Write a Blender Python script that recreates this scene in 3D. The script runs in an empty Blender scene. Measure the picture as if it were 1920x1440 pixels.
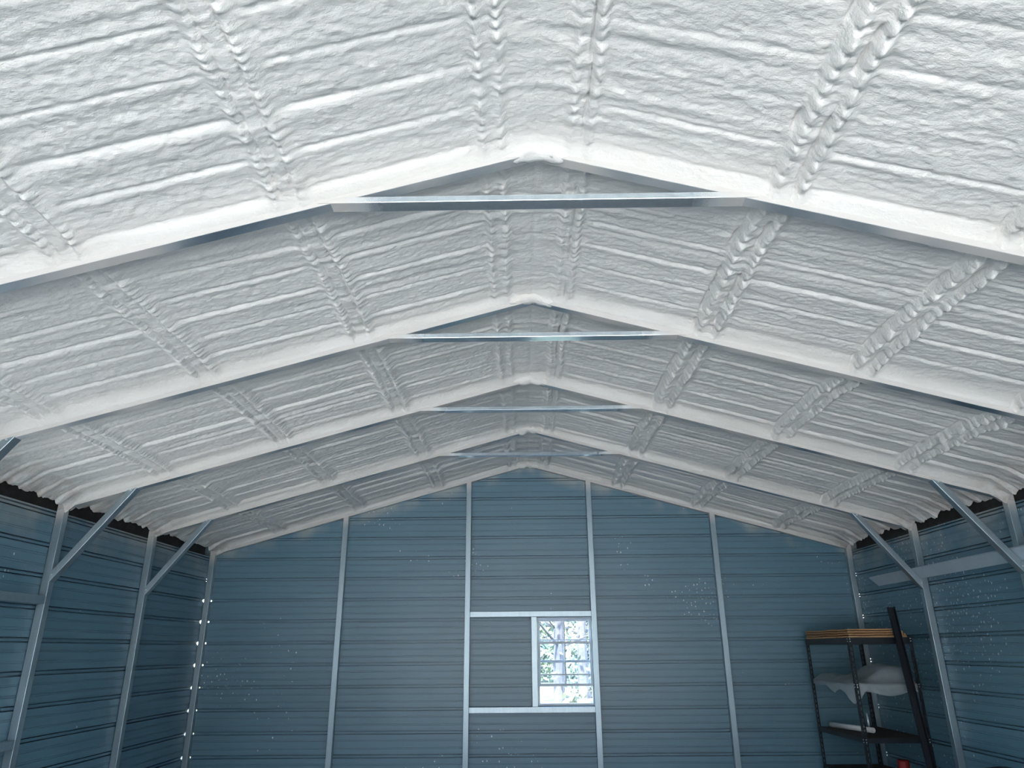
import bpy, math, random
import numpy as np
from mathutils import Vector, Matrix

S = bpy.context.scene
COL = S.collection
R = math.radians
rng = random.Random(7)

# ------------------------------------------------------------------ camera
F_PX = 1331.12
PITCH, YAW, ROLL = R(20.526), R(-0.669), R(-0.448)
ZO = 0.15                                   # floor lies 15 cm under the survey datum
CAM = Vector((-0.0915, 0.0, 1.55 + ZO))
cd = bpy.data.cameras.new('camera')
cam = bpy.data.objects.new('camera', cd)
COL.objects.link(cam)
cd.sensor_fit = 'HORIZONTAL'
cd.sensor_width = 36.0
cd.lens = 36.0 * F_PX / 1920.0
cd.clip_start = 0.05
cd.clip_end = 400
Fw = Vector((math.sin(YAW) * math.cos(PITCH), math.cos(YAW) * math.cos(PITCH), math.sin(PITCH)))
R0 = Vector((math.cos(YAW), -math.sin(YAW), 0))
U0 = R0.cross(Fw)
Rt = math.cos(ROLL) * R0 + math.sin(ROLL) * U0
Up = -math.sin(ROLL) * R0 + math.cos(ROLL) * U0
M = Matrix.Identity(4)
for i in range(3):
    M[i][0], M[i][1], M[i][2], M[i][3] = Rt[i], Up[i], -Fw[i], CAM[i]
cam.matrix_world = M
S.camera = cam

# ------------------------------------------------------------------ light and exposure
S.view_settings.view_transform = 'Standard'
S.view_settings.look = 'None'
S.view_settings.gamma = 1.0
S.view_settings.use_curve_mapping = False
S.view_settings.exposure = 4.08
SUN_EL, SUN_AZ = R(56), R(200)              # azimuth from +Y, clockwise: sun stands behind the camera
w = bpy.data.worlds.new('sky')
S.world = w
w.use_nodes = True
nt = w.node_tree
nt.nodes.clear()
sky = nt.nodes.new('ShaderNodeTexSky')
sky.sky_type = 'NISHITA'
sky.sun_disc = False
sky.sun_elevation = SUN_EL
sky.sun_rotation = SUN_AZ
bg = nt.nodes.new('ShaderNodeBackground')
bg.inputs['Strength'].default_value = 0.16
wo = nt.nodes.new('ShaderNodeOutputWorld')
nt.links.new(sky.outputs[0], bg.inputs[0])
nt.links.new(bg.outputs[0], wo.inputs[0])
sl = bpy.data.lights.new('sun', 'SUN')
sl.energy = 3.2
sl.angle = R(1.0)
sl.color = (1.0, 0.945, 0.855)
sun = bpy.data.objects.new('sun', sl)
COL.objects.link(sun)
sd = Vector((math.sin(SUN_AZ) * math.cos(SUN_EL), math.cos(SUN_AZ) * math.cos(SUN_EL), math.sin(SUN_EL)))
sun.rotation_euler = sd.to_track_quat('Z', 'Y').to_euler()
sun.location = sd * 30


# ------------------------------------------------------------------ helpers
def obj(name, verts, faces, mat, parent=None, smooth=False, origin=None):
    me = bpy.data.meshes.new(name)
    if origin is not None:
        verts = [(v[0] - origin[0], v[1] - origin[1], v[2] - origin[2]) for v in verts]
    me.from_pydata([tuple(v) for v in verts], [], faces)
    me.validate()
    if smooth:
        me.polygons.foreach_set('use_smooth', [True] * len(me.polygons))
    if mat is not None:
        me.materials.append(mat)
    me.update()
    o = bpy.data.objects.new(name, me)
    COL.objects.link(o)
    if parent is not None:
        o.parent = parent
    if origin is not None:
        p = Vector(origin)
        if parent is not None:
            p = p - parent.location
        o.location = p
    elif parent is not None:
        o.location = -parent.location
    return o


def empty(name, loc=(0, 0, 0)):
    o = bpy.data.objects.new(name, None)
    COL.objects.link(o)
    o.location = loc
    o.empty_display_size = 0.1
    return o


def tag(o, label, cat, group=None):
    o['label'] = label
    o['category'] = cat
    if group:
        o['group'] = group
    return o


def struct(o, label=None):
    o['kind'] = 'structure'
    if label:
        o['label'] = label
    return o


class MB:
    """collects shapes into one mesh"""
    def __init__(s):
        s.v, s.f = [], []

    def add(s, vs, fs):
        b = len(s.v)
        s.v += [tuple(v) for v in vs]
        s.f += [tuple(i + b for i in f) for f in fs]
        return s

    def box(s, x0, x1, y0, y1, z0, z1):
        return s.add([(x, y, z) for x in (x0, x1) for y in (y0, y1) for z in (z0, z1)],
                     [(0, 1, 3, 2), (4, 6, 7, 5), (0, 4, 5, 1), (2, 3, 7, 6), (0, 2, 6, 4), (1, 5, 7, 3)])

    def prism_y(s, poly, y0, y1):
        """poly: list of (x,z), extruded along Y"""
        n = len(poly)
        vs = [(x, y0, z) for x, z in poly] + [(x, y1, z) for x, z in poly]
        fs = [tuple(range(n)), tuple(range(2 * n - 1, n - 1, -1))]
        fs += [(i, i + n, (i + 1) % n + n, (i + 1) % n) for i in range(n)]
        return s.add(vs, fs)

    def bar(s, a, b, poly, up=(0, 0, 1)):
        """sweep a closed 2D section (side, up) from a to b"""
        a, b = Vector(a), Vector(b)
        d = (b - a).normalized()
        sd_ = d.cross(Vector(up)).normalized()
        u = sd_.cross(d)
        n = len(poly)
        vs = [a + sd_ * p + u * q for p, q in poly] + [b + sd_ * p + u * q for p, q in poly]
        fs = [tuple(range(n)), tuple(range(2 * n - 1, n - 1, -1))]
        fs += [(i, i + n, (i + 1) % n + n, (i + 1) % n) for i in range(n)]
        return s.add(vs, fs)

    def tube(s, a, b, r0, r1=None, n=12, r_in=None):
        r1 = r0 if r1 is None else r1
        a, b = Vector(a), Vector(b)
        d = (b - a).normalized()
        e = d.orthogonal().normalized()
        g = d.cross(e)
        cs = [(math.cos(2 * math.pi * i / n), math.sin(2 * math.pi * i / n)) for i in range(n)]
        vs = [a + (e * c + g * q) * r0 for c, q in cs] + [b + (e * c + g * q) * r1 for c, q in cs]
        fs = [(i, (i + 1) % n, (i + 1) % n + n, i + n) for i in range(n)]
        if r_in is None:
            fs += [tuple(range(n - 1, -1, -1)), tuple(range(n, 2 * n))]
        else:
            vs += [a + (e * c + g * q) * r_in for c, q in cs] + [b + (e * c + g * q) * r_in for c, q in cs]
            for i in range(n):
                j = (i + 1) % n
                fs += [(2 * n + j, 2 * n + i, 3 * n + i, 3 * n + j), (i, 2 * n + i, 2 * n + j, j),
                       (n + i, n + j, 3 * n + j, 3 * n + i)]
        return s.add(vs, fs)

    def build(s, name, mat, parent=None, smooth=False, origin=None):
        return obj(name, s.v, s.f, mat, parent, smooth, origin)


def bevel(o, wd=0.004, seg=2):
    m = o.modifiers.new('bevel', 'BEVEL')
    m.width = wd
    m.segments = seg
    m.limit_method = 'ANGLE'
    m.angle_limit = R(40)
    return o


# ------------------------------------------------------------------ materials
class NT:
    def __init__(s, name):
        s.m = bpy.data.materials.new(name)
        s.m.use_nodes = True
        s.t = s.m.node_tree
        s.b = s.t.nodes['Principled BSDF']
        s.out = s.t.nodes['Material Output']

    def n(s, typ, **kw):
        nd = s.t.nodes.new(typ)
        for k, v in kw.items():
            if k.startswith('i_'):
                k2 = k[2:]
                key = int(k2) if k2.isdigit() else k2.replace('_', ' ')
                s.inp(nd.inputs[key], v)
            else:
                setattr(nd, k, v)
        return nd

    def inp(s, sock, v):
        if isinstance(v, bpy.types.NodeSocket):
            s.t.links.new(v, sock)
        elif isinstance(v, bpy.types.Node):
            s.t.links.new(v.outputs[0], sock)
        else:
            sock.default_value = v

    def coord(s, scale=(1, 1, 1)):
        tc = s.n('ShaderNodeTexCoord')
        mp = s.n('ShaderNodeMapping')
        s.t.links.new(tc.outputs['Object'], mp.inputs['Vector'])
        mp.inputs['Scale'].default_value = scale
        return mp.outputs[0]

    def pos(s):
        return s.n('ShaderNodeNewGeometry').outputs['Position']

    def nrm(s):
        return s.n('ShaderNodeNewGeometry').outputs['True Normal']

    def noise(s, vec, scale, detail=2.0, rough=0.5):
        return s.n('ShaderNodeTexNoise', i_Vector=vec, i_Scale=scale, i_Detail=detail, i_Roughness=rough).outputs['Fac']

    def ramp(s, fac, p0, p1, c0=(0, 0, 0, 1), c1=(1, 1, 1, 1)):
        r = s.n('ShaderNodeValToRGB', i_Fac=fac)
        r.color_ramp.elements[0].position = p0
        r.color_ramp.elements[1].position = p1
        r.color_ramp.elements[0].color = c0
        r.color_ramp.elements[1].color = c1
        return r.outputs['Color']

    def mix(s, fac, a, b):
        r = s.n('ShaderNodeMix', data_type='RGBA')
        s.inp(r.inputs[0], fac)
        s.inp(r.inputs[6], a)
        s.inp(r.inputs[7], b)
        return r.outputs[2]

    def math(s, op, a, b=0.0, c=None, clamp=False):
        r = s.n('ShaderNodeMath', operation=op, use_clamp=clamp)
        s.inp(r.inputs[0], a)
        s.inp(r.inputs[1], b)
        if c is not None:
            s.inp(r.inputs[2], c)
        return r.outputs[0]

    def sep(s, vec):
        return s.n('ShaderNodeSeparateXYZ', i_0=vec).outputs

    def mrange(s, v, a, b, c=0.0, d=1.0):
        r = s.n('ShaderNodeMapRange')
        s.inp(r.inputs['Value'], v)
        for k, x in zip(('From Min', 'From Max', 'To Min', 'To Max'), (a, b, c, d)):
            r.inputs[k].default_value = x
        return r.outputs[0]

    def bump(s, h, strength=0.3, dist=0.01):
        bp = s.n('ShaderNodeBump', i_Height=h, i_Strength=strength, i_Distance=dist)
        s.inp(s.b.inputs['Normal'], bp.outputs[0])

    def set(s, col=None, rough=None, metal=None, spec=None):
        if col is not None:
            s.inp(s.b.inputs['Base Color'], col)
        if rough is not None:
            s.inp(s.b.inputs['Roughness'], rough)
        if metal is not None:
            s.inp(s.b.inputs['Metallic'], metal)
        if spec is not None:
            s.inp(s.b.inputs['Specular IOR Level'], spec)
        return s.m


ZA, SL = 3.756 + ZO, 0.2779                  # underside of the rafters: z = ZA - SL*|x|
WHITE = (0.855, 0.845, 0.80, 1)
CREAM = (0.80, 0.755, 0.67, 1)


def mat_foam():
    k = NT('spray_foam')
    P = k.pos()
    sx = k.sep(P)
    big = k.noise(P, 1.3, 3.0, 0.6)
    mp = k.n('ShaderNodeMapping', i_Vector=P, i_Scale=(0.55, 1.0, 1.0))
    n1 = k.noise(mp.outputs[0], 62.0, 3.0, 0.5)
    n2 = k.noise(mp.outputs[0], 230.0, 2.0, 0.5)
    # creamier foam built up against rafters, also darkened to offset the daylight on it
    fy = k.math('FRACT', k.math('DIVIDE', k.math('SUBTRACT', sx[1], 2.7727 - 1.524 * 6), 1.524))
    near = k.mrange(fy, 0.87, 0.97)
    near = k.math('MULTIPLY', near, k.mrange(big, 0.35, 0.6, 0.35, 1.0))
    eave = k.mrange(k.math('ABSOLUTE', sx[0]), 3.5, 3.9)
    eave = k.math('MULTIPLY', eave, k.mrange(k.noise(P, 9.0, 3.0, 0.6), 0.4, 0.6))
    c = k.mix(k.mrange(big, 0.3, 0.7), (0.815, 0.812, 0.775, 1), WHITE)
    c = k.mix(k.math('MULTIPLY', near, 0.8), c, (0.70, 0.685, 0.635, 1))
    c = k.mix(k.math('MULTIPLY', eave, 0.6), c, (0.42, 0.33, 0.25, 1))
    k.bump(k.math('ADD', n1, k.math('MULTIPLY', n2, 0.35)), 0.75, 0.006)
    return k.set(c, 0.5, 0.0, 0.35)


def galv(name, base=(0.50, 0.57, 0.61), spray='none', metal=0.75):
    """galvanised square tube; spray: overspray of white foam mist on the faces that looked at the gun"""
    k = NT(name)
    P = k.pos()
    sp = k.noise(P, 140.0, 2.0, 0.6)
    st = k.noise(k.n('ShaderNodeMapping', i_Vector=P, i_Scale=(6, 6, 0.6)).outputs[0], 6.0, 3.0, 0.6)
    b0 = tuple(c * 0.9 for c in base) + (1,)
    b1 = tuple(min(1, c * 1.08) for c in base) + (1,)
    c = k.mix(k.mrange(k.math('ADD', k.math('MULTIPLY', sp, 0.5), k.math('MULTIPLY', st, 0.5)), 0.35, 0.65), b0, b1)
    rough = k.mrange(sp, 0.3, 0.7, 0.14, 0.19) if spray == 'tie' else k.mrange(sp, 0.3, 0.7, 0.33, 0.37)
    met = metal
    if spray != 'none':
        N = k.sep(k.nrm())
        sx = k.sep(P)
        fine = k.noise(P, 420.0, 2.0, 0.7)
        front = k.mrange(N[1], -0.5, -0.8)
        low = k.mrange(N[2], -0.5, -0.8)
        band = k.noise(k.n('ShaderNodeMapping', i_Vector=P, i_Scale=(1.0, 0.9, 0.25)).outputs[0], 1.6, 1.0, 0.5)
        if spray == 'rafter':
            cov = k.math('MAXIMUM', front, k.math('MULTIPLY', low, k.mrange(band, 0.32, 0.60, 0.12, 0.9)))
            cov = k.math('MAXIMUM', cov, k.mrange(k.math('ADD', front, low), 0.4, 0.2))
        elif spray == 'tie':
            ends = k.mrange(k.math('ABSOLUTE', sx[0]), 0.68, 0.92)
            cov = k.math('MAXIMUM', k.math('MULTIPLY', ends, 0.97), k.math('MULTIPLY', front, 0.12))
        else:                                # post heads
            cov = k.math('MULTIPLY', k.mrange(k.math('ADD', sx[2], k.math('MULTIPLY', k.math('ABSOLUTE', sx[0]), SL)),
                                              ZA - 0.16, ZA - 0.02), 0.8)
        cov = k.mrange(k.math('ADD', cov, k.math('MULTIPLY', k.math('MULTIPLY', k.math('SUBTRACT', fine, 0.5), 3.0), k.math('MULTIPLY', cov, k.math('SUBTRACT', 1.0, cov)))), 0.12, 0.88)
        cov = k.math('MULTIPLY', cov, 1.0, clamp=True)
        c = k.mix(cov, c, (0.60, 0.585, 0.555, 1))
        met = k.math('MULTIPLY', k.math('SUBTRACT', 1.0, cov), metal)
        rough = k.math('MAXIMUM', rough, k.math('MULTIPLY', cov, 0.65))
    k.bump(k.noise(P, 14.0, 1.0, 0.5), 0.04, 0.004)
    return k.set(c, rough, met, 0.5)


def mat_siding(name, specks, side):
    k = NT(name)
    P = k.pos()
    sx = k.sep(P)
    base = k.mix(k.mrange(k.noise(P, 0.9, 2.0), 0.3, 0.7), (0.092, 0.200, 0.268, 1), (0.112, 0.228, 0.300, 1))
    # faint roll streaks along the sheet
    sc = (3, 3, 90)
    streak = k.noise(k.n('ShaderNodeMapping', i_Vector=P, i_Scale=sc).outputs[0], 1.0, 2.0, 0.5)
    base = k.mix(k.mrange(streak, 0.35, 0.65, 0.0, 0.12), base, (0.135, 0.26, 0.335, 1))
    # foam specks that flew onto the wall
    cv = k.n('ShaderNodeCombineXYZ', i_0=k.math('ADD', sx[0], sx[1]), i_1=k.math('MULTIPLY', sx[2], 0.7))
    v = k.n('ShaderNodeTexVoronoi', voronoi_dimensions='2D', i_Vector=cv.outputs[0], i_Scale=22.0, i_Randomness=1.0)
    size = k.mrange(k.n('ShaderNodeSeparateColor', i_0=v.outputs['Color']).outputs[0], 0.2, 1.0, 0.04, 0.17)
    spot = k.math('LESS_THAN', v.outputs['Distance'], size)
    dens = k.mrange(k.noise(P, 1.1, 2.0), 0.62 - specks, 0.72 - specks)
    dens = k.math('MULTIPLY', dens, k.mrange(sx[2], 0.9, 1.9, 0.25, 1.0))
    rnd = k.n('ShaderNodeSeparateColor', i_0=v.outputs['Color']).outputs[1]
    spot = k.math('MULTIPLY', spot, k.math('LESS_THAN', rnd, dens))
    c = k.mix(k.math('MULTIPLY', spot, 0.8), base, (0.80, 0.84, 0.86, 1))
    # mist of overspray under the roof line
    roof = k.math('SUBTRACT', ZA, k.math('MULTIPLY', k.math('ABSOLUTE', sx[0]), SL))
    d = k.math('SUBTRACT', roof, sx[2])
    mist = k.mrange(d, 0.34 if side else 0.16, 0.0)
    mist = k.math('MULTIPLY', mist, k.mrange(k.noise(P, 2.6, 2.0), 0.42, 0.62))
    mist = k.math('MULTIPLY', mist, k.mrange(k.noise(P, 300.0, 1.0), 0.3, 0.7, 0.7, 1.0))
    c = k.mix(k.math('MULTIPLY', mist, 0.55), c, (0.62, 0.58, 0.49, 1))
    return k.set(c, 0.38, 0.0, 0.8)


def plain(name, col, rough=0.6, metal=0.0, var=0.15, scale=8.0, spec=0.4, bump=0.0):
    k = NT(name)
    P = k.coord()
    n = k.noise(P, scale, 4.0, 0.6)
    a = tuple(c * (1 - var) for c in col) + (1,)
    b = tuple(min(1, c * (1 + var)) for c in col) + (1,)
    if bump:
        k.bump(k.noise(P, scale * 3, 3.0), bump, 0.01)
    return k.set(k.mix(k.mrange(n, 0.3, 0.7), a, b), rough, metal, spec)


def mat_wood():
    k = NT('plywood')
    g = k.noise(k.coord((3, 40, 60)), 1.0, 4.0, 0.6)
    return k.set(k.mix(k.mrange(g, 0.3, 0.7), (0.34, 0.19, 0.09, 1), (0.55, 0.34, 0.17, 1)), 0.65, 0.0, 0.3)


def mat_plastic_sheet():
    k = NT('clear_plastic_film')
    tr = k.n('ShaderNodeBsdfTransparent')
    mx = k.n('ShaderNodeMixShader')
    mx.inputs[0].default_value = 0.55
    k.t.links.new(tr.outputs[0], mx.inputs[1])
    k.t.links.new(k.b.outputs[0], mx.inputs[2])
    k.t.links.new(mx.outputs[0], k.out.inputs[0])
    k.bump(k.noise(k.coord(), 14.0, 3.0), 0.5, 0.02)
    return k.set((0.46, 0.53, 0.56, 1), 0.3, 0.0, 0.5)


def mat_glass():
    k = NT('hazy_window_glass')
    tr = k.n('ShaderNodeBsdfTransparent')
    tr.inputs[0].default_value = (0.95, 0.98, 1.0, 1)
    tl = k.n('ShaderNodeBsdfTranslucent')
    tl.inputs[0].default_value = (0.9, 0.95, 1.0, 1)
    gl = k.n('ShaderNodeBsdfGlossy')
    gl.inputs['Roughness'].default_value = 0.05
    m1 = k.n('ShaderNodeMixShader')
    k.inp(m1.inputs[0], k.mrange(k.noise(k.coord(), 30.0, 3.0), 0.3, 0.7, 0.002, 0.012))
    k.t.links.new(tr.outputs[0], m1.inputs[1])
    k.t.links.new(tl.outputs[0], m1.inputs[2])
    m2 = k.n('ShaderNodeMixShader')
    m2.inputs[0].default_value = 0.012
    k.t.links.new(m1.outputs[0], m2.inputs[1])
    k.t.links.new(gl.outputs[0], m2.inputs[2])
    k.t.links.new(m2.outputs[0], k.out.inputs[0])
    return k.m


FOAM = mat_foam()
STEEL_R = galv('galvanised_rafter_oversprayed', (0.35, 0.47, 0.56), 'rafter', 0.85)
STEEL_T = galv('galvanised_tie_oversprayed', (0.66, 0.75, 0.80), 'tie', 0.8)
STEEL_P = galv('galvanised_post', (0.335, 0.425, 0.47), 'post', 0.75)
STEEL = galv('galvanised_steel', (0.40, 0.49, 0.535), 'none', 0.8)
SID_B = mat_siding('slate_siding_gable', 0.05, False)
SID_L = mat_siding('slate_siding_clean', -0.03, True)
SID_R = mat_siding('slate_siding_speckled', 0.19, True)
DARK_STEEL = plain('dark_painted_steel', (0.008, 0.013, 0.020), 0.45, 0.0, 0.25, 20.0)
RACK = plain('rack_enamel', (0.008, 0.015, 0.021), 0.4, 0.0, 0.2, 20.0)
BOARD = plain('rack_particle_board', (0.05, 0.038, 0.03), 0.8, 0.0, 0.3, 30.0)
WOOD = mat_wood()
PVC = plain('white_pvc', (0.74, 0.76, 0.76), 0.35, 0.0, 0.05, 5.0)
ZINC = plain('zinc_bolt', (0.85, 0.88, 0.9), 0.3, 0.6, 0.05)
WINALU = plain('window_frame_white', (0.62, 0.68, 0.74), 0.4, 0.0, 0.06)
GLASS = mat_glass()
FILM = mat_plastic_sheet()
TRIMFLAT = plain('slate_blue_trim_metal', (0.40, 0.50, 0.56), 0.45, 0.0, 0.06)
EAVE = plain('eave_trim_brown', (0.060, 0.055, 0.050), 0.7, 0.0, 0.3, 10.0)
CONC = plain('concrete_floor', (0.31, 0.31, 0.30), 0.8, 0.0, 0.15, 2.0)
GRAVEL = plain('pale_gravel_ground', (0.50, 0.49, 0.46), 0.9, 0.0, 0.18, 3.0)
BLACKP = plain('black_plastic', (0.012, 0.013, 0.016), 0.45, 0.0, 0.2)
RED = plain('red_paint', (0.30, 0.02, 0.02), 0.4, 0.0, 0.1)

# ------------------------------------------------------------------ key dimensions
TW = 0.0635                                  # 2.5 inch square tube
SP = 1.524                                   # frame spacing
Y1 = 2.7727                                  # front face of the first frame in view
YB = 8.891                                   # front face of the gable frame
YW = YB + TW + 0.002                         # inside face of the gable siding
XI, XO = 3.875, 3.875 + TW                   # side posts, inner and outer face
XW = XO + 0.003                              # inside face of the side siding
NF = 5                                       # bays between the doorway and the first frame in view
Y_FRONT = Y1 - SP * NF
RZ0, RP = 0.679 + ZO, 0.2425                 # siding rib levels
SIDE_TOP = 2.652 + ZO
Z_TIE = 3.4897 + ZO


def zr(x):
    return ZA - SL * abs(x)


# ------------------------------------------------------------------ ground, floor
g = MB().box(-60, 60, -60, 90, -0.4, -0.06)
struct(g.build('ground', GRAVEL), 'pale gravel ground outside the building')
LAWN = plain('rough_grass', (0.055, 0.062, 0.042), 1.0, 0.0, 0.4, 1.5, 0.0)
struct(MB().box(-50, 50, YW + 1.5, 85, -.2, -.05).build('lawn', LAWN), 'rough grass behind the building')
fl = MB().box(-4.05, 4.05, Y_FRONT - 0.1, YW + 0.1, -0.06, 0.0)
struct(fl.build('floor', CONC), 'dark concrete floor slab of the building')

# ------------------------------------------------------------------ siding walls
# one course: half rib (strip between two narrow folds), pan with two small stiffening ribs, half rib
PROF = [(0.0, .006), (.0085, .006), (.0095, .036), (.0190, .036), (.0210, 0), (.0710, 0), (.0725, .0045), (.0760, .0045), (.0770, .0015),
        (.0850, .0015), (.0860, .0045), (.0895, .0045), (.0910, 0), (.1515, 0), (.1530, .0045), (.1565, .0045), (.1575, .0015), (.1655, .0015),
        (.1665, .0045), (.1700, .0045), (.1715, 0), (.2215, 0), (.2235, .036), (.2330, .036), (.2340, .006), (.2425, .006)]


def strip_levels(k, lo, hi, cuts=()):
    z0 = RZ0 + RP * k
    pts = [(z0 + a, d) for a, d in PROF]
    out = []
    extra = [c for c in list(cuts) + [lo, hi] if pts[0][0] < c < pts[-1][0]]
    for (za, da), (zb, db) in zip(pts[:-1], pts[1:]):
        out.append((za, da))
        for c in sorted(extra):
            if za < c < zb:
                out.append((c, da + (db - da) * (c - za) / (zb - za)))
    out.append(pts[-1])
    return [(z, d) for z, d in out if lo - 1e-6 <= z <= hi + 1e-6]


def k_mid(z):
    f = ((z - RZ0) / RP) % 1.0
    return min(f, 1 - f) * RP


def back_wall():
    root = struct(empty('wall_back'), 'slate blue ribbed steel siding of the gable wall')
    wx0, wx1, wz0, wz1 = 0.080, 0.727, 0.945 + ZO, 1.912 + ZO
    for k in range(-4, 15):
        hi = ZA + 0.165
        lv = strip_levels(k, 0.0, hi, (wz0, wz1))
        if len(lv) < 2:
            continue
        mb = MB()
        for (z0, d0), (z1, d1) in zip(lv[:-1], lv[1:]):
            def xm(z):
                return max(0.0, min(XW + 0.02 if z < SIDE_TOP - .12 else 4.05, (ZA + 0.165 - z) / SL))
            a0, a1 = xm(z0), xm(z1)
            groove = (k_mid(z0) < .0086 and k_mid(z1) < .0086) and z1 < 2.25 + ZO
            left0, left1 = (-3.869, -3.869) if groove else (-a0, -a1)
            zm = 0.5 * (z0 + z1)
            spans = [((left0, left1), (a0, a1))]
            if wz0 < zm < wz1:
                spans = [((left0, left1), (wx0, wx0)), ((wx1, wx1), (a0, a1))]
            for (l0, l1), (r0, r1) in spans:
                mb.add([(l0, YW + d0, z0), (r0, YW + d0, z0), (r1, YW + d1, z1), (l1, YW + d1, z1)], [(0, 1, 2, 3)])
        mb.build('siding_strip', SID_B, root)
    # outside return of the window cut-out
    mb = MB()
    mb.box(wx0 - .012, wx0, YW - 0.001, YW + .06, wz0, wz1).box(wx1, wx1 + .012, YW - 0.001, YW + .06, wz0, wz1)
    mb.box(wx0, wx1, YW - 0.001, YW + .06, wz0 - .012, wz0).box(wx0, wx1, YW - 0.001, YW + .06, wz1, wz1 + .012)
    mb.build('window_return', SID_B, root)
    return root


WLY0, WLY1, WLZ0, WLZ1 = 4.375, 5.02, 0.945 + ZO, 1.912 + ZO     # window in the left wall, just out of view


def side_wall(s):
    root = struct(empty('wall_left' if s < 0 else 'wall_right'),
                  'slate blue ribbed siding wall ' + ('with framed opening' if s < 0 else 'speckled with white foam behind rack'))
    y0, y1 = Y_FRONT, YW + 0.02
    for k in range(-4, 9):
        lv = strip_levels(k, 0.0, SIDE_TOP, (WLZ0, WLZ1) if s < 0 else ())
        if len(lv) < 2:
            continue
        mb = MB()
        for (z0, d0), (z1, d1) in zip(lv[:-1], lv[1:]):
            groove = (k_mid(z0) < .0086 and k_mid(z1) < .0086) and z1 < 2.25 + ZO and s < 0
            ye = YB - 0.007 if groove else y1
            spans = [(y0, ye)]
            if s < 0 and WLZ0 < 0.5 * (z0 + z1) < WLZ1:
                spans = [(y0, WLY0), (WLY1, ye)]
            for ya, yb in spans:
                mb.add([(s * (XW + d0), ya, z0), (s * (XW + d0), yb, z0), (s * (XW + d1), yb, z1), (s * (XW + d1), ya, z1)],
                       [(0, 1, 2, 3) if s < 0 else (3, 2, 1, 0)])
        mb.build('siding_strip', SID_L if s < 0 else SID_R, root)
    return root


back_wall()
side_wall(-1)
side_wall(1)
# unseen block added opposite the open front, to hide the low sky from inside
bn = empty('sky_blocker', (0, -28, -.06))
struct(bn, 'unseen dark block added across the yard to hide the low sky')
bw = plain('blocker_dark', (0.07, 0.06, 0.05), 0.8, 0.0, 0.2, 3.0)
MB().prism_y([(-22, -.06), (22, -.06), (22, 5.5), (-22, 5.5)], -38, -28).build('blocker_wall', bw, bn)
MB().add([(-23, -27.2, 5.3), (23, -27.2, 5.3), (23, -33, 9.0), (-23, -33, 9.0), (-23, -38.8, 5.3), (23, -38.8, 5.3)],
         [(0, 1, 2, 3), (3, 2, 5, 4), (0, 3, 4), (1, 5, 2)]).build('blocker_roof', bw, bn)
for s in (-1, 1):
    x0, x1 = sorted((s * 4.035, s * 4.055))
    t = MB().box(x0, x1, Y_FRONT - .05, YW + .05, SIDE_TOP - 0.10, zr(4.04) + .175)
    t.add([(s * (XW + .022), Y_FRONT, SIDE_TOP - .10), (s * 4.05, Y_FRONT, SIDE_TOP - .10), (s * 4.05, YW, SIDE_TOP - .10),
           (s * (XW + .022), YW, SIDE_TOP - .10)], [(0, 1, 2, 3)])
    struct(t.build('trim_1' if s < 0 else 'trim_2', EAVE), 'dark eave trim closing the gap above the siding')


# ------------------------------------------------------------------ noise for the foam
def lattice(seed, n=256):
    return np.random.RandomState(seed).rand(n, n)


LAT = [lattice(i) for i in range(8)]


def vn(x, y, k):
    """smooth value noise in [0,1]"""
    L = LAT[k % 8]
    n = L.shape[0]
    xi, yi = np.floor(x).astype(int), np.floor(y).astype(int)
    fx, fy = x - xi, y - yi
    fx = fx * fx * (3 - 2 * fx)
    fy = fy * fy * (3 - 2 * fy)
    a, b = L[xi % n, yi % n], L[(xi + 1) % n, yi % n]
    c, d = L[xi % n, (yi + 1) % n], L[(xi + 1) % n, (yi + 1) % n]
    return (a * (1 - fx) + b * fx) * (1 - fy) + (c * (1 - fx) + d * fx) * fy


PURL = [0.205, 1.135, 2.115, 3.085]


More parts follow.
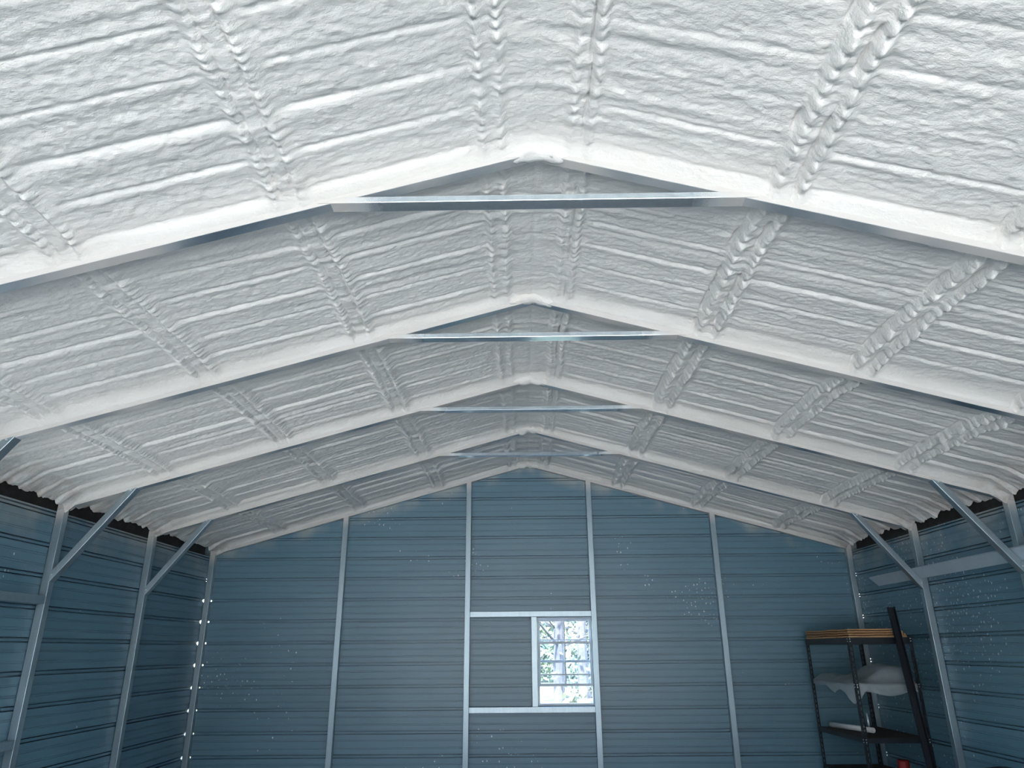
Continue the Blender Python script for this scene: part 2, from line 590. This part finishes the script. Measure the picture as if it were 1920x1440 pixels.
def foam_drop(u, y, y0, y1, side, bay):
    """how far the foam hangs below its mean plane (m, positive = down)"""
    t1, t0 = y1 - y, y - y0
    so = 37.3 * bay + (11.7 if side > 0 else 0.0)
    wob = (vn(u * 0.9 + so, y * 0.7, 1) - .5)
    # soft grooves above the roof-panel ribs, wavering a little
    yy = y + 0.035 * (vn(u * 1.1 + so, y * 2.0, 2) - .5) + 0.02 * np.sin(u * 0.8 + bay)
    ph = (yy - 0.06) / 0.2286
    fr = ph - np.floor(ph)
    dd = (fr - .5) * 0.2286
    far = max(0, bay - NF) * (0.55 if side > 0 else 0.4)      # the gun was held rougher towards the gable
    amp = (1 + 0.7 * far) * (0.35 + 1.3 * vn(u * .7 + so, np.floor(ph) * 3.1, 3))
    h = -0.0070 * amp * np.exp(-(dd / 0.011) ** 2) + 0.0034 * amp * np.exp(-((dd - .030) / 0.022) ** 2)
    for up in PURL:
        h = h * (1 - 0.85 * np.exp(-((u - up) / 0.12) ** 4))
    h = h * np.clip((u - .05) / .3, 0.15, 1)
    # secondary streaks
    amp2 = vn(u * .6 + so, y * 9.0, 4)
    h += 0.0075 * (1 + far) * (vn(u * 0.55 + so, yy * 21.0, 5) - .5) * (0.6 + amp2)
    # bow between the frames and fillets against the tubes
    s = t0 / (y1 - y0)
    h += -0.018 * np.sin(np.pi * s)
    fil = 0.045 + 0.02 * wob + 0.012 * (vn(u * 7 + so, y * 0.3, 6) - .5)
    h += np.where(t1 < .3, 0.058 * np.exp(-(np.maximum(t1, 0) / fil) ** 1.35), 0)
    h += 0.030 * np.exp(-(np.maximum(t0, 0) / 0.05) ** 1.4)
    # lumps
    calm = 1 - 0.7 * np.exp(-(t1 / 0.05) ** 2)
    lump = (vn(u * 24 + so, y * 40, 0) - .5) * 0.0050 + (vn(u * 50 + so, y * 78, 7) - .5) * 0.0044
    lump += (vn(u * 9 + so, y * 15, 1) - .5) * 0.005
    h += lump * calm
    # foam-covered purlins
    endf = np.clip(t1 / 0.10, 0, 1) * 0.65 + 0.35
    for i, up in enumerate(PURL):
        wv = 0.016 * (vn(y * 3.0 + so, up * 9 + u * 0, 2) - .5)
        d = u - up - wv
        rough = 0.75 + 0.6 * vn(y * 2.3 + so, u * 0 + up * 5, 3)
        if i == 0:
            # along the ridge: two low ragged seams
            p = 0.014 * np.exp(-(d / 0.055) ** 4)
            for c in (-.045, .045):
                q = d - c
                sc = np.abs(np.sin(np.pi * (y + 0.3 * q + .09 * vn(y * 7 + so, q * 12 + c * 50, 4)) / 0.07 + c * 40)) * vn(y * 11 + so, u * 0 + c * 80, 1) * 1.5
                p = p + rough * (0.010 + 0.014 * sc) * np.exp(-(q / 0.020) ** 2)
            if side > 0:
                p = p - 0.020 * np.exp(-((d - .012) / 0.006) ** 2) * np.clip(vn(y * 3 + so, u * 0, 6) * 3 - 1, 0, 1)
        elif side > 0:
            p = 0.016 * np.exp(-(d / 0.075) ** 4)
            for c in (-.058, .050):
                q = d - c
                yw = y + 0.075 * vn(y * 6 + so, u * 0 + c * 90, 4) - 0.35 * q + 0.03 * vn(y * 17, q * 30 + so, 1)
                phs = yw / 0.078 + up * 3 + c * 17
                f2 = phs - np.floor(phs)
                sc = np.sqrt(np.clip(1 - (2 * f2 - 1) ** 2, 0, 1))
                lumpy = vn(np.floor(phs) * 1.7 + so, u * 0 + c * 50, 5)
                prof = np.where(q < 0, np.exp(-(q / 0.015) ** 2), np.exp(-(q / 0.036) ** 2))
                p = p + rough * (0.012 + (0.008 + 0.028 * lumpy) * sc + 0.006 * vn(y * 40, q * 45 + so, 6)) * prof
                p = p - 0.024 * np.exp(-((q + .027) / 0.009) ** 2) * np.clip(vn(y * 9 + so, u * 0 + c * 60, 2) * 2.4 - .6, 0, 1)
        else:
            p = 0.020 * np.exp(-(d / 0.085) ** 4)
            for c in (-.062, .062):
                q = d - c
                yw = y + 0.03 * vn(y * 8 + so, u * 0 + c * 70, 4) + 0.3 * q
                phs = yw / 0.045 + up * 3
                sc = np.abs(np.sin(np.pi * phs))
                lumpy = vn(np.floor(phs) * 1.3 + so, u * 0 + c * 30, 5)
                p = p + rough * (0.010 + 0.016 * sc * lumpy) * np.exp(-(q / 0.024) ** 2)
                q2 = d - c * 0.55
                p = p - 0.012 * np.exp(-(q2 / 0.008) ** 2)
        h = h + p * endf
    # apex is filled and rounded, eave edge ragged
    h += 0.030 * np.exp(-(u / 0.10) ** 2)
    rag = np.clip((u - 3.68) / 0.18, 0, 1)
    h += rag * (0.045 * (vn(u * 8 + so, y * 13, 3) - .4) + 0.02 * (vn(u * 20, y * 41 + so, 5) - .5) + 0.055)
    return h


deck = MB()
TH = 0.16
for s in (-1, 1):
    a = [(0, ZA + TH), (s * 4.08, zr(4.08) + TH), (s * 4.08, zr(4.08) + TH + .03), (0, ZA + TH + .03)]
    deck.prism_y(a, Y_FRONT - .3, YW + .3)
ceiling = struct(deck.build('ceiling', EAVE), 'gabled ceiling sprayed with white insulation foam')
FOAM_UP = 0.088
HALF = 0.105


def foam_bay(y0, y1, side, bay, du, dy):
    segs = []
    edges = [0.0]
    for p in PURL:
        segs.append((edges[-1], p - HALF if p > .3 else p - .085, 'foam_panel' if p > .3 else 'ridge_foam'))
        edges.append(p - HALF if p > .3 else p - .085)
        e = p + HALF if p > .3 else p + .085
        segs.append((edges[-1], e, 'purlin'))
        edges.append(e)
    segs.append((edges[-1], 3.87, 'foam_panel'))
    us, cut = [0.0], [0]
    for a, b, _ in segs:
        n = max(2, int(round((b - a) / du)))
        us += list(np.linspace(a, b, n + 1)[1:])
        cut.append(len(us) - 1)
    us = np.array(us)
    ny = max(4, int(round((y1 - y0) / dy)))
    ys = np.linspace(y0, y1, ny + 1)
    U, Y = np.meshgrid(us, ys, indexing='ij')
    H = foam_drop(U, Y, y0, y1, side, bay)
    nr = int(np.searchsorted(us, 0.2))           # both slopes meet in one surface along the ridge
    H2 = foam_drop(U[:nr], Y[:nr], y0, y1, -side, bay)
    wr_ = 0.5 * np.exp(-(U[:nr] / 0.06) ** 2)
    H[:nr] = H[:nr] * (1 - wr_) + H2 * wr_
    Z = ZA - SL * U + FOAM_UP - H
    X = side * U
    gu = np.gradient(Z, us, axis=0)
    gu[0] = 0.0
    gy = np.gradient(Z, ys, axis=1)
    N = np.stack([gu * side, gy, -np.ones_like(Z)], -1)
    N /= np.linalg.norm(N, axis=-1, keepdims=True)
    m_ = len(ys)
    for (a, b, nm), c0, c1 in zip(segs, cut[:-1], cut[1:]):
        n = c1 - c0 + 1
        V = np.stack([X[c0:c1 + 1], Y[c0:c1 + 1], Z[c0:c1 + 1]], -1).reshape(-1, 3)
        idx = np.arange(n * m_).reshape(n, m_)
        q = np.stack([idx[:-1, :-1], idx[1:, :-1], idx[1:, 1:], idx[:-1, 1:]], -1).reshape(-1, 4)
        if side > 0:
            q = q[:, ::-1]
        me = bpy.data.meshes.new(nm)
        me.vertices.add(len(V))
        me.vertices.foreach_set('co', V.ravel())
        me.loops.add(q.size)
        me.loops.foreach_set('vertex_index', q.ravel().astype(np.int32))
        me.polygons.add(len(q))
        me.polygons.foreach_set('loop_start', (np.arange(len(q)) * 4).astype(np.int32))
        me.polygons.foreach_set('use_smooth', np.ones(len(q), bool))
        me.update(calc_edges=True)
        me.normals_split_custom_set_from_vertices(N[c0:c1 + 1].reshape(-1, 3))
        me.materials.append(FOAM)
        o = bpy.data.objects.new(nm, me)
        COL.objects.link(o)
        o.parent = ceiling
        if nm == 'purlin':
            o['label'] = 'lumpy foam-covered roof purlin'


FY = [Y1 + SP * i for i in range(-NF, 4)]      # front faces of the frames
FY.append(YB)
for b in range(NF + 4):
    y0, y1 = FY[b] + TW - 0.004, FY[b + 1] + 0.004
    res = {-1: .0085, 0: .0085, 1: .009, 2: .0105, 3: .012}.get(b - NF, .05)
    for s in (-1, 1):
        foam_bay(y0, y1, s, b, res, res)


# ------------------------------------------------------------------ steel frames
def rafter_poly(s, xo=XO):
    h = TW / math.cos(math.atan(SL))
    return [(0, ZA), (s * xo, zr(xo)), (s * xo, zr(xo) + h), (0, ZA + h)]


def apex_foam(y, root):
    # lump of foam wrapped round the ridge joint of the rafters
    nu, nv = 28, 14
    vs, fs = [], []
    for i in range(nu + 1):
        for j in range(nv):
            a_ = math.pi * i / nu
            b_ = 2 * math.pi * j / nv
            dx, r_ = -math.cos(a_), math.sin(a_)
            x = 0.17 * dx
            n_ = 0.75 + 0.55 * float(vn(np.array([x * 30 + y * 5]), np.array([b_ * 1.2 + y]), 3)[0])
            vs.append((x, y + .018 + .048 * r_ * math.cos(b_) * n_, zr(x) + .045 + .058 * r_ * math.sin(b_) * n_))
    for i in range(nu):
        for j in range(nv):
            fs.append((i * nv + j, (i + 1) * nv + j, (i + 1) * nv + (j + 1) % nv, i * nv + (j + 1) % nv))
    obj('apex_foam', vs, fs, FOAM, root, True)


def frame(y, label, braces=True, tie=True, group=None):
    root = empty('roof_truss', (0, y, 0))
    tag(root, label, 'roof frame', group)
    for s in (-1, 1):
        bevel(MB().prism_y(rafter_poly(s), y, y + TW).build('rafter', STEEL_R, root), .003, 2)
        x0, x1 = sorted((s * XI, s * XO))
        zt = zr(XI) - 0.001
        bevel(MB().prism_y([(s * XI, 0), (s * XO, 0), (s * XO, zr(XO)), (s * XI, zr(XI))], y, y + TW)
              .build('post', STEEL_P, root), .003, 2)
        if braces:
            # knee brace: channel from the post up to the rafter
            A = Vector((s * XI, 2.085 + ZO))
            B = Vector((s * 3.305, zr(3.305)))
            d = (B - A).normalized()
            nrm = Vector((-d.y, d.x)) * (1 if s < 0 else -1)      # upward/outward side
            if nrm.y < 0:
                nrm = -nrm
            wd = 0.052
            # ends cut along the post face and along the rafter
            A2 = Vector((s * XI, A.y + wd / abs(d.x) * 1.0))
            t = 0.0
            P0 = A + nrm * wd
            # intersection of the upper edge with the rafter underside
            tt = (zr(P0.x) - P0.y) / (d.y + SL * (d.x * s))
            B2 = P0 + d * tt
            bd = d * 0.012
            poly = [(A.x, A.y), (B.x + bd.x, B.y + bd.y), (B2.x + bd.x, B2.y + bd.y), (A2.x, A2.y)]
            br = MB().prism_y(poly, y - .004, y + TW + .004).build('knee_brace', STEEL, root)
            bevel(br, .003, 2)
            for e in (A + d * .05 + nrm * wd * .5, B - d * .04 + nrm * wd * .5):
                MB().tube((e.x, y - .004, e.y), (e.x, y - .009, e.y), .006, n=8).build('screw', ZINC, br).location = (0, 0, 0)
    apex_foam(y, root)
    if tie:
        pl = [(-1.02, Z_TIE), (1.02, Z_TIE), (0.905, Z_TIE + .032), (-0.905, Z_TIE + .032)]
        bevel(MB().prism_y(pl, y - .004, y + TW + .006).build('tie_beam', STEEL_T, root), .003, 2)
    return root


names = {0: 'fourth roof frame out from gable wall, white foam on rafters, widest blue-grey tie beam',
         1: 'third roof frame out from gable wall, foam-coated rafters with steel tie beam',
         2: 'second roof frame out from gable wall, with knee braces over the side posts',
         3: 'first roof frame out from gable wall, with thin tie beam and knee braces'}
ORD = {-1: 'fifth', -2: 'sixth', -3: 'seventh', -4: 'eighth', -5: 'ninth', -6: 'tenth'}
for i in range(1 - NF, 4):
    frame(FY[NF + i], names.get(i) or ORD[i] + ' roof frame out from gable wall, towards the open front')
frame(FY[0], 'roof frame at the open front end of the building', braces=False, tie=False)

# gable frame
gr = empty('gable_frame', (0, YB, 0))
tag(gr, 'gable wall steel framing with four upright studs, corner posts and window rails', 'wall frame')
for s in (-1, 1):
    bevel(MB().prism_y(rafter_poly(s), YB, YB + TW).build('rafter', STEEL_R, gr), .003)
    bevel(MB().prism_y([(s * XI, 0), (s * XO, 0), (s * XO, zr(XO)), (s * XI, zr(XI))], YB, YB + TW).build('corner_post', STEEL_P, gr), .003)
apex_foam(YB, gr)
for x in (-2.288, -0.7505, 0.7585, 2.284):
    a, b = x - TW / 2, x + TW / 2
    bevel(MB().prism_y([(a, 0), (b, 0), (b, zr(b) + .002), (a, zr(a) + .002)], YB + .0005, YB + TW - .0005).build('stud', STEEL_P, gr), .003)
xa, xb = -0.7505 + TW / 2, 0.7585 - TW / 2
for nm, z0, z1 in (('window_header', 1.917 + ZO, 1.980 + ZO), ('window_sill_rail', 0.874 + ZO, 0.937 + ZO)):
    bevel(MB().box(xa, xb, YB - .001, YB + TW - .002, z0, z1).build(nm, STEEL, gr), .003)
bevel(MB().box(0.011, 0.0745, YB, YB + TW - .002, .937 + ZO, 1.917 + ZO).build('window_jamb', STEEL, gr), .003)

# girts of the framed opening in the left wall
for nm, z0, z1 in (('upper', 1.916 + ZO, 1.979 + ZO), ('lower', .884 + ZO, .947 + ZO)):
    gq = bevel(MB().box(-XO + .001, -XI - .001, FY[NF + 1] + TW, FY[NF + 2], z0, z1).build('wall_girt', STEEL_P, origin=(-3.9, FY[NF + 1] + .8, z0)), .003)
    tag(gq, nm + ' horizontal steel girt between two posts of the left siding wall', 'girt')

# ------------------------------------------------------------------ window
wr = struct(empty('window_1', (0.40, YW, .945 + ZO)), 'single-hung window with raised lower sash and bright daylight')
WX0, WX1, WZ0, WZ1 = 0.082, 0.7255, .947 + ZO, 1.910 + ZO


def ring(mb, x0, x1, y0, y1, z0, z1, t, tb=None, tt=None):
    tb = t if tb is None else tb
    tt = t if tt is None else tt
    mb.box(x0, x0 + t, y0, y1, z0, z1).box(x1 - t, x1, y0, y1, z0, z1)
    mb.box(x0 + t, x1 - t, y0, y1, z0, z0 + tb).box(x0 + t, x1 - t, y0, y1, z1 - tt, z1)
    return mb


bevel(ring(MB(), WX0, WX1, YW - .02, YW + .05, WZ0, WZ1, .016, .022, .014).build('window_frame', WINALU, wr), .002)


def sash(nm, z0, z1, y, rows):
    x0, x1 = WX0 + .017, WX1 - .017
    so = ring(MB(), x0, x1, y, y + .02, z0, z1, .014, .028, .028).build(nm, WINALU, wr)
    bevel(so, .002)
    xm = 0.5 * (x0 + x1)
    MB().box(xm - .008, xm + .008, y + .004, y + .016, z0 + .022, z1 - .022).build('muntin', WINALU, so).location = (0, 0, 0)
    for zz in rows:
        MB().box(x0 + .012, x1 - .012, y + .0045, y + .0155, zz - .008, zz + .008).build('muntin', WINALU, so).location = (0, 0, 0)
    p = MB().box(x0 + .010, x1 - .010, y + .008, y + .012, z0 + .018, z1 - .018).build('glass_pane', GLASS, so)
    p.location = (0, 0, 0)
    return so


sash('upper_sash', 1.405 + ZO, 1.895 + ZO, YW + .026, (1.655 + ZO,))
sash('lower_sash', 1.150 + ZO, 1.640 + ZO, YW + .000, (1.275 + ZO,))
scr = MB().box(WX0 + .018, WX1 - .018, YW + .028, YW + .030, WZ0 + .022, 1.41 + ZO).build('lower_glass', GLASS, wr)

# ------------------------------------------------------------------ storage rack by the right wall
RX0, RX1, RY0, RY1, RH = 3.185, 3.825, 7.65, 8.80, 1.64 + ZO
rk = empty('storage_rack', ((RX0 + RX1) / 2, (RY0 + RY1) / 2, 0))
tag(rk, 'dark bolt-together storage rack standing in the corner by the right siding wall', 'rack')
AW, AT = 0.036, 0.003


def upright(x, y, sx, sy):
    mb = MB()
    xs = sorted((x, x + sx * AW))
    ys = sorted((y, y + sy * AW))
    # flanges pierced by a row of slots: built from segments round the slots
    z = 0.0
    pitch = 0.05
    n = int(RH / pitch)
    for fl_ in ('x', 'y'):
        for i in range(n + 1):
            z0 = i * pitch
            z1 = min(RH, z0 + pitch)
            if z1 - z0 < .01:
                continue
            a, b = .35, .62
            segs = [(0, 1, z0, z0 + pitch * .4), (0, a, z0 + pitch * .4, z1), (b, 1, z0 + pitch * .4, z1)]
            for u0, u1, q0, q1 in segs:
                if q1 <= q0:
                    continue
                if fl_ == 'x':
                    lo, hi = sorted((x + sx * AW * u0, x + sx * AW * u1))
                    t0, t1 = sorted((y, y + sy * AT))
                    mb.box(lo, hi, t0, t1, q0, q1)
                else:
                    lo, hi = sorted((y + sy * (AT + (AW - AT) * u0), y + sy * (AT + (AW - AT) * u1)))
                    t0, t1 = sorted((x, x + sx * AT))
                    mb.box(t0, t1, lo, hi, q0, q1)
    return mb.build('upright', RACK, rk)


corners = [(RX0, RY0, 1, 1), (RX1, RY0, -1, 1), (RX0, RY1, 1, -1), (RX1, RY1, -1, -1)]
ups = [upright(*c) for c in corners]
SHELF = [0.12, 0.40 + ZO - .05, 0.725 + ZO, 1.215 + ZO, RH]
for i, z in enumerate(SHELF):
    h = 0.062 if z == RH else 0.045
    e = 0.0035
    for x in (RX0 + e, RX1 - e - .002):
        MB().box(x, x + .002, RY0 + .004, RY1 - .004, z - h, z).build('side_rail', RACK, rk)
    for y in (RY0 + e, RY1 - e - .002):
        MB().box(RX0 + .004, RX1 - .004, y, y + .002, z - h, z).build('front_rail' if y < 8 else 'back_rail', RACK, rk)
    MB().box(RX0 + .006, RX1 - .006, RY0 + .006, RY1 - .006, z - .014, z - .002).build('shelf_board', BOARD, rk)
    for up_, (x, y, sx, sy) in zip(ups[:2], corners[:2]):
        for dz in (.012, .036):
            MB().tube((x + sx * .017, y + .002, z - dz), (x + sx * .017, y - .004, z - dz), .0055, n=8).build('bolt', ZINC, up_).location = (0, 0, 0)
            if sx > 0:
                MB().tube((x + .002, y + .017, z - dz), (x - .004, y + .017, z - dz), .0055, n=8).build('bolt', ZINC, up_).location = (0, 0, 0)

# plywood sheets on top of the rack
zz = RH + .001
offs = [(0.0, 0.0, .016, .02), (.012, .016, .014, -.01), (-.004, .004, .014, .015), (.010, .018, .014, -.012)]
plab = ['lowest of four tan plywood sheets stacked on top of storage rack',
        'second plywood sheet up in the stack on top of storage rack',
        'third plywood sheet up in the stack on top of storage rack',
        'uppermost of four tan plywood sheets stacked on top of storage rack']
for i, (ox, oy, th, ang) in enumerate(offs):
    mb = MB()
    nx = 10
    x0, x1 = RX0 + .004 + ox, RX0 + .47 + ox + (.12 if i == 0 else 0)
    y0, y1 = RY0 - .012 + oy, RY1 - .02 + oy
    gap = 0.0065
    for j in range(nx):
        a, b = y0 + (y1 - y0) * j / nx, y0 + (y1 - y0) * (j + 1) / nx
        wa = (0.004 if i else 0) * math.sin(j * 1.3 + i) * (1 if 0 < j else 0)
        wb = (0.004 if i else 0) * math.sin((j + 1) * 1.3 + i) * (1 if j + 1 < nx else 0)
        vs = [(x, y, zz + z_ + q) for x in (x0, x1) for y, q in ((a, wa if j else 0), (b, wb if j < nx - 1 else 0)) for z_ in (0, th)]
        mb.add(vs, [(0, 1, 3, 2), (4, 6, 7, 5), (0, 2, 6, 4), (1, 5, 7, 3)] + ([(0, 4, 5, 1)] if j == 0 else []) + ([(2, 3, 7, 6)] if j == nx - 1 else []))
    o = mb.build('plywood_sheet', WOOD, origin=((x0 + x1) / 2, (y0 + y1) / 2, zz))
    tag(o, plab[i], 'plywood', 'plywood sheets on the rack')
    zz += th + .008
# short wooden stakes beside the sheets
for i, (dx, dz) in enumerate(((.0, 0), (.036, 0), (.072, 0), (.018, .024), (.055, .024))):
    x = RX1 - .125 + dx
    zq = RH + .0175 + dz
    o = MB().box(x - .011, x + .011, RY0 + .01 * i, RY0 + .75, zq, zq + .022)
    o = o.build('wooden_stake', WOOD, origin=(x, RY0 + .4, RH + dz))
    tag(o, 'thin wooden stake lying beside the plywood sheets on the rack', 'stake', 'stakes on the rack')


# crumpled plastic film over the second shelf
def film():
    nu, nv = 60, 60
    z0 = 1.215 + ZO + .004
    x0, x1, y0, y1 = RX0 + .0032, RX1 - .05, RY0 + .0032, RY1 - .06
    vs, fs = [], []
    for i in range(nu + 1):
        for j in range(nv + 1):
            u, v = i / nu, j / nv
            # unfolded sheet coordinates: parts over the edge hang down
            xs = x0 - .20 + (x1 - x0 + .20) * u
            ys = y0 - .20 + (y1 - y0 + .20) * v
            hx = max(0, x0 - xs)
            hy = max(0, y0 - ys)
            lx = 0.25 + 0.75 * max(0.0, 1 - abs(ys - 7.72) / .22) + 0.35 * max(0.0, 1 - abs(ys - 8.12) / .25)
            ly = 0.50 + 0.10 * math.sin(xs * 13.0) + 0.45 * max(0.0, 1 - abs(xs - 3.2) / .07)
            X, Y = max(xs, x0), max(ys, y0)
            nz = float(vn(np.array([xs * 7.0]), np.array([ys * 6.0]), 2)[0])
            nz2 = float(vn(np.array([xs * 18.0]), np.array([ys * 16.0]), 5)[0])
            hump = 0.115 * math.exp(-((X - 3.62) / .22) ** 4 - ((Y - 7.98) / .34) ** 4) + .05 * math.exp(-((X - 3.3) / .1) ** 2 - ((Y - 8.45) / .2) ** 2)
            edge = min(1.0, (X - x0) / .08 + .0) * min(1.0, (Y - y0) / .08)
            Z = z0 + edge * (hump + 0.045 * nz + .015 * nz2)
            Z -= hx * lx + hy * ly
            X -= (.012 + .035 * nz) * min(1, hx / .03) * min(1, max(0, (ys - RY0 - .045) / .1)) * min(1, max(0, (RY1 - .1 - ys) / .1))
            Y -= (.012 + .03 * nz2) * min(1, hy / .03) * min(1, max(0, (xs - RX0 - .045) / .1))
            vs.append((X, Y, Z))
    for i in range(nu):
        for j in range(nv):
            a = i * (nv + 1) + j
            fs.append((a, a + nv + 1, a + nv + 2, a + 1))
    o = obj('plastic_film', vs, fs, FILM, None, True, (3.5, 8.2, z0))
    return tag(o, 'crumpled translucent plastic film draped over a shelf of the rack', 'plastic sheet')


film()

# white pipe and steel rod on the third shelf
zs = 0.725 + ZO
pr = 0.026
a, b = Vector((3.30, 8.71, zs + pr)), Vector((3.485, 8.10, zs + pr))
pp = MB().tube(a, b, pr, n=24, r_in=pr - .005).build('pvc_pipe', PVC, None, True, (a.x, a.y, zs))
tag(pp, 'white plastic pipe with open end lying on the rack shelf', 'pipe')
rd = MB().tube((3.515, 8.25, zs), (3.512, 8.25, zs + .175), .010, n=12).build('steel_rod', ZINC, None, True, (3.515, 8.25, zs))
tag(rd, 'short shiny steel rod standing upright behind the white pipe on the rack', 'rod')
# red tin low on the rack
zt = SHELF[1]
rc = MB().tube((3.66, 7.95, zt), (3.66, 7.95, zt + .14), .055, n=20).tube((3.66, 7.95, zt + .14), (3.66, 7.95, zt + .15), .057, .05, n=20)
rc = rc.build('paint_tin', RED, None, False, (3.66, 7.95, zt))
tag(rc, 'small dark red tin standing on a low shelf of the rack', 'tin')

# steel channel leaning on the rack front
cq = MB()
secU = [(-.032, -.02), (.032, -.02), (.032, .02), (.027, .02), (.027, -.015), (-.027, -.015), (-.027, .02), (-.032, .02)]
top = Vector((3.655, 7.613, 1.93 + ZO))
foot = Vector((3.640, 7.30, 0.006))
cq.bar(foot, top, secU, up=(0, -1, 0))
cb = cq.build('steel_channel', DARK_STEEL, None, False, tuple(foot))
tag(cb, 'long dark steel channel leaning upright against the front of the rack', 'channel')

# loose flat trim lying behind the right knee braces
ts = MB().prism_y([(3.8690, 2.184 + ZO), (3.8730, 2.184 + ZO), (3.8160, 2.276 + ZO), (3.8280, 2.286 + ZO), (3.8250, 2.289 + ZO), (3.8120, 2.276 + ZO)], 4.1, 8.26)
v2 = []
for (x, y, z) in ts.v:
    if y > 8:
        y += (z - 2.22 - ZO) * 0.9
    v2.append((x, y, z))
o = obj('trim_strip', v2, ts.f, TRIMFLAT, None, False, (3.78, 6.5, 2.16 + ZO))
tag(o, 'long flat grey metal trim strip wedged behind the right wall knee braces', 'trim strip')

# black drum by the right wall
dp = Vector((3.50, 6.05, 0))
prof = [(0, 0), (.20, 0), (.22, .02), (.235, .62), (.25, .64), (.25, .68), (.235, .70), (.20, .78), (.13, .83), (.04, .85), (0, .85)]
vs, fs = [], []
n = 28
for r_, z in prof:
    for i in range(n):
        a_ = 2 * math.pi * i / n
        vs.append((dp.x + r_ * math.cos(a_), dp.y + r_ * math.sin(a_), z))
for j in range(len(prof) - 1):
    for i in range(n):
        fs.append((j * n + i, j * n + (i + 1) % n, (j + 1) * n + (i + 1) % n, (j + 1) * n + i))
o = obj('trash_can', vs, fs, BLACKP, None, False, tuple(dp))
tag(o, 'black round can with domed lid standing by the speckled right wall', 'trash can')

# ------------------------------------------------------------------ trees behind the building, seen through the window
BARK = plain('grey_bark', (0.052, 0.052, 0.058), 0.9, 0.0, 0.3, 12.0)
LEAF1 = plain('spring_leaf', (0.075, 0.100, 0.048), 0.6, 0.0, 0.35, 6.0)
LEAF2 = plain('dark_leaf', (0.040, 0.064, 0.050), 0.6, 0.0, 0.35, 6.0)


def tree(x, y, h, r, leaf, n, label, shrub=False, cat='tree'):
    rn = random.Random(int(x * 100 + y * 10))
    t = empty('shrub' if shrub else 'tree', (x, y, -0.06))
    tag(t, label, cat, 'plants behind the gable wall')
    tr = MB()
    if shrub:
        for i in range(7):
            a_ = rn.uniform(0, 6.28)
            tr.tube((x, y, -.06), (x + math.cos(a_) * r * .6, y + math.sin(a_) * r * .6, h * .75), .012, .005, 6)
    else:
        pts = [Vector((x, y, -.06))]
        for i in range(6):
            pts.append(pts[-1] + Vector((rn.uniform(-.08, .08), rn.uniform(-.08, .08), h * .15)))
        for i, (p, q) in enumerate(zip(pts[:-1], pts[1:])):
            tr.tube(p, q, r * (1 - i * .13), r * (1 - (i + 1) * .13), 10)
        for i in range(9):
            p = pts[2 + i % 4]
            a_ = rn.uniform(0, 6.28)
            tr.tube(p, p + Vector((math.cos(a_) * 1.3, math.sin(a_) * 1.3, rn.uniform(.2, .9))), r * .25, r * .05, 6)
    tr.build('branches' if shrub else 'trunk', BARK, t)
    lf = MB()
    for i in range(n):
        if shrub:
            c = Vector((x + rn.gauss(0, r * .45), y + rn.gauss(0, r * .45), abs(rn.gauss(h * .5, h * .28))))
        else:
            c = Vector((x + rn.gauss(0, 1.0), y + rn.gauss(0, 1.0), rn.uniform(h * .2, h)))
        s_ = rn.uniform(.04, .11) * max(1.0, y / 22.0)
        d1 = Vector((rn.uniform(-1, 1), rn.uniform(-1, 1), rn.uniform(-1, 1))).normalized()
        d2 = d1.orthogonal().normalized()
        lf.add([c - d1 * s_, c + d2 * s_ * .5, c + d1 * s_, c - d2 * s_ * .5], [(0, 1, 2, 3)])
    f = lf.build('foliage', leaf, t)
    f['kind'] = 'stuff'
    return t


tree(0.62, 15.0, 6, .13, LEAF1, 500, 'slim grey tree trunk outside, near the left edge of window', cat='tree')
tree(1.45, 19.0, 7, .16, LEAF2, 700, 'sturdy tree outside the window with dark leaves', cat='tree')
tree(1.10, 26.0, 8, .14, LEAF1, 900, 'tall tree with fresh green leaves outside behind the gable', cat='tree')
tree(2.70, 31.0, 8, .20, LEAF2, 900, 'thick tree far outside behind the right window panes', cat='tree')
tree(1.9, 38.0, 9, .2, LEAF1, 1100, 'pale green tree at the far back outside the window', cat='tree')
tree(0.95, 14.0, .9, .45, LEAF1, 500, 'low light green shrub on the gravel outside the window', True, 'shrub')
tree(1.75, 21.0, 1.5, .8, LEAF2, 700, 'dark green shrub under the trees outside the window', True, 'shrub')
for (x, y), lf_, lab in (((0.9, 44), LEAF1, 'tall light green bush at the far end of the lawn outside the window'),
                         ((4.4, 50), LEAF2, 'tall dark bush farthest away across the lawn outside the window')):
    tree(x, y, 4.6, 1.5, lf_, 1500, lab, True, 'shrub')
# crumpled scrap under the lower girt of the left wall
SCRAP = plain('pale_green_scrap', (0.62, 0.68, 0.52), 0.7, 0.0, 0.35, 30.0)
vs, fs = [], []
c0 = Vector((-3.925, 5.66, .845 + ZO))
for i in range(13):
    for j in range(16):
        a_, b_ = math.pi * i / 12, 2 * math.pi * j / 16
        n_ = 0.6 + 0.8 * float(vn(np.array([a_ * 2.6 + 3]), np.array([b_ * 2.2]), 2)[0])
        vs.append((c0.x + .011 * math.sin(a_) * math.cos(b_), c0.y - .085 * math.cos(a_), c0.z + .038 * n_ * math.sin(a_) * math.sin(b_)))
for i in range(12):
    for j in range(16):
        fs.append((i * 16 + j, (i + 1) * 16 + j, (i + 1) * 16 + (j + 1) % 16, i * 16 + (j + 1) % 16))
tag(obj('foam_scrap', vs, fs, SCRAP, None, False, tuple(c0)), 'small crumpled pale green scrap stuck under the lower left wall girt', 'scrap')
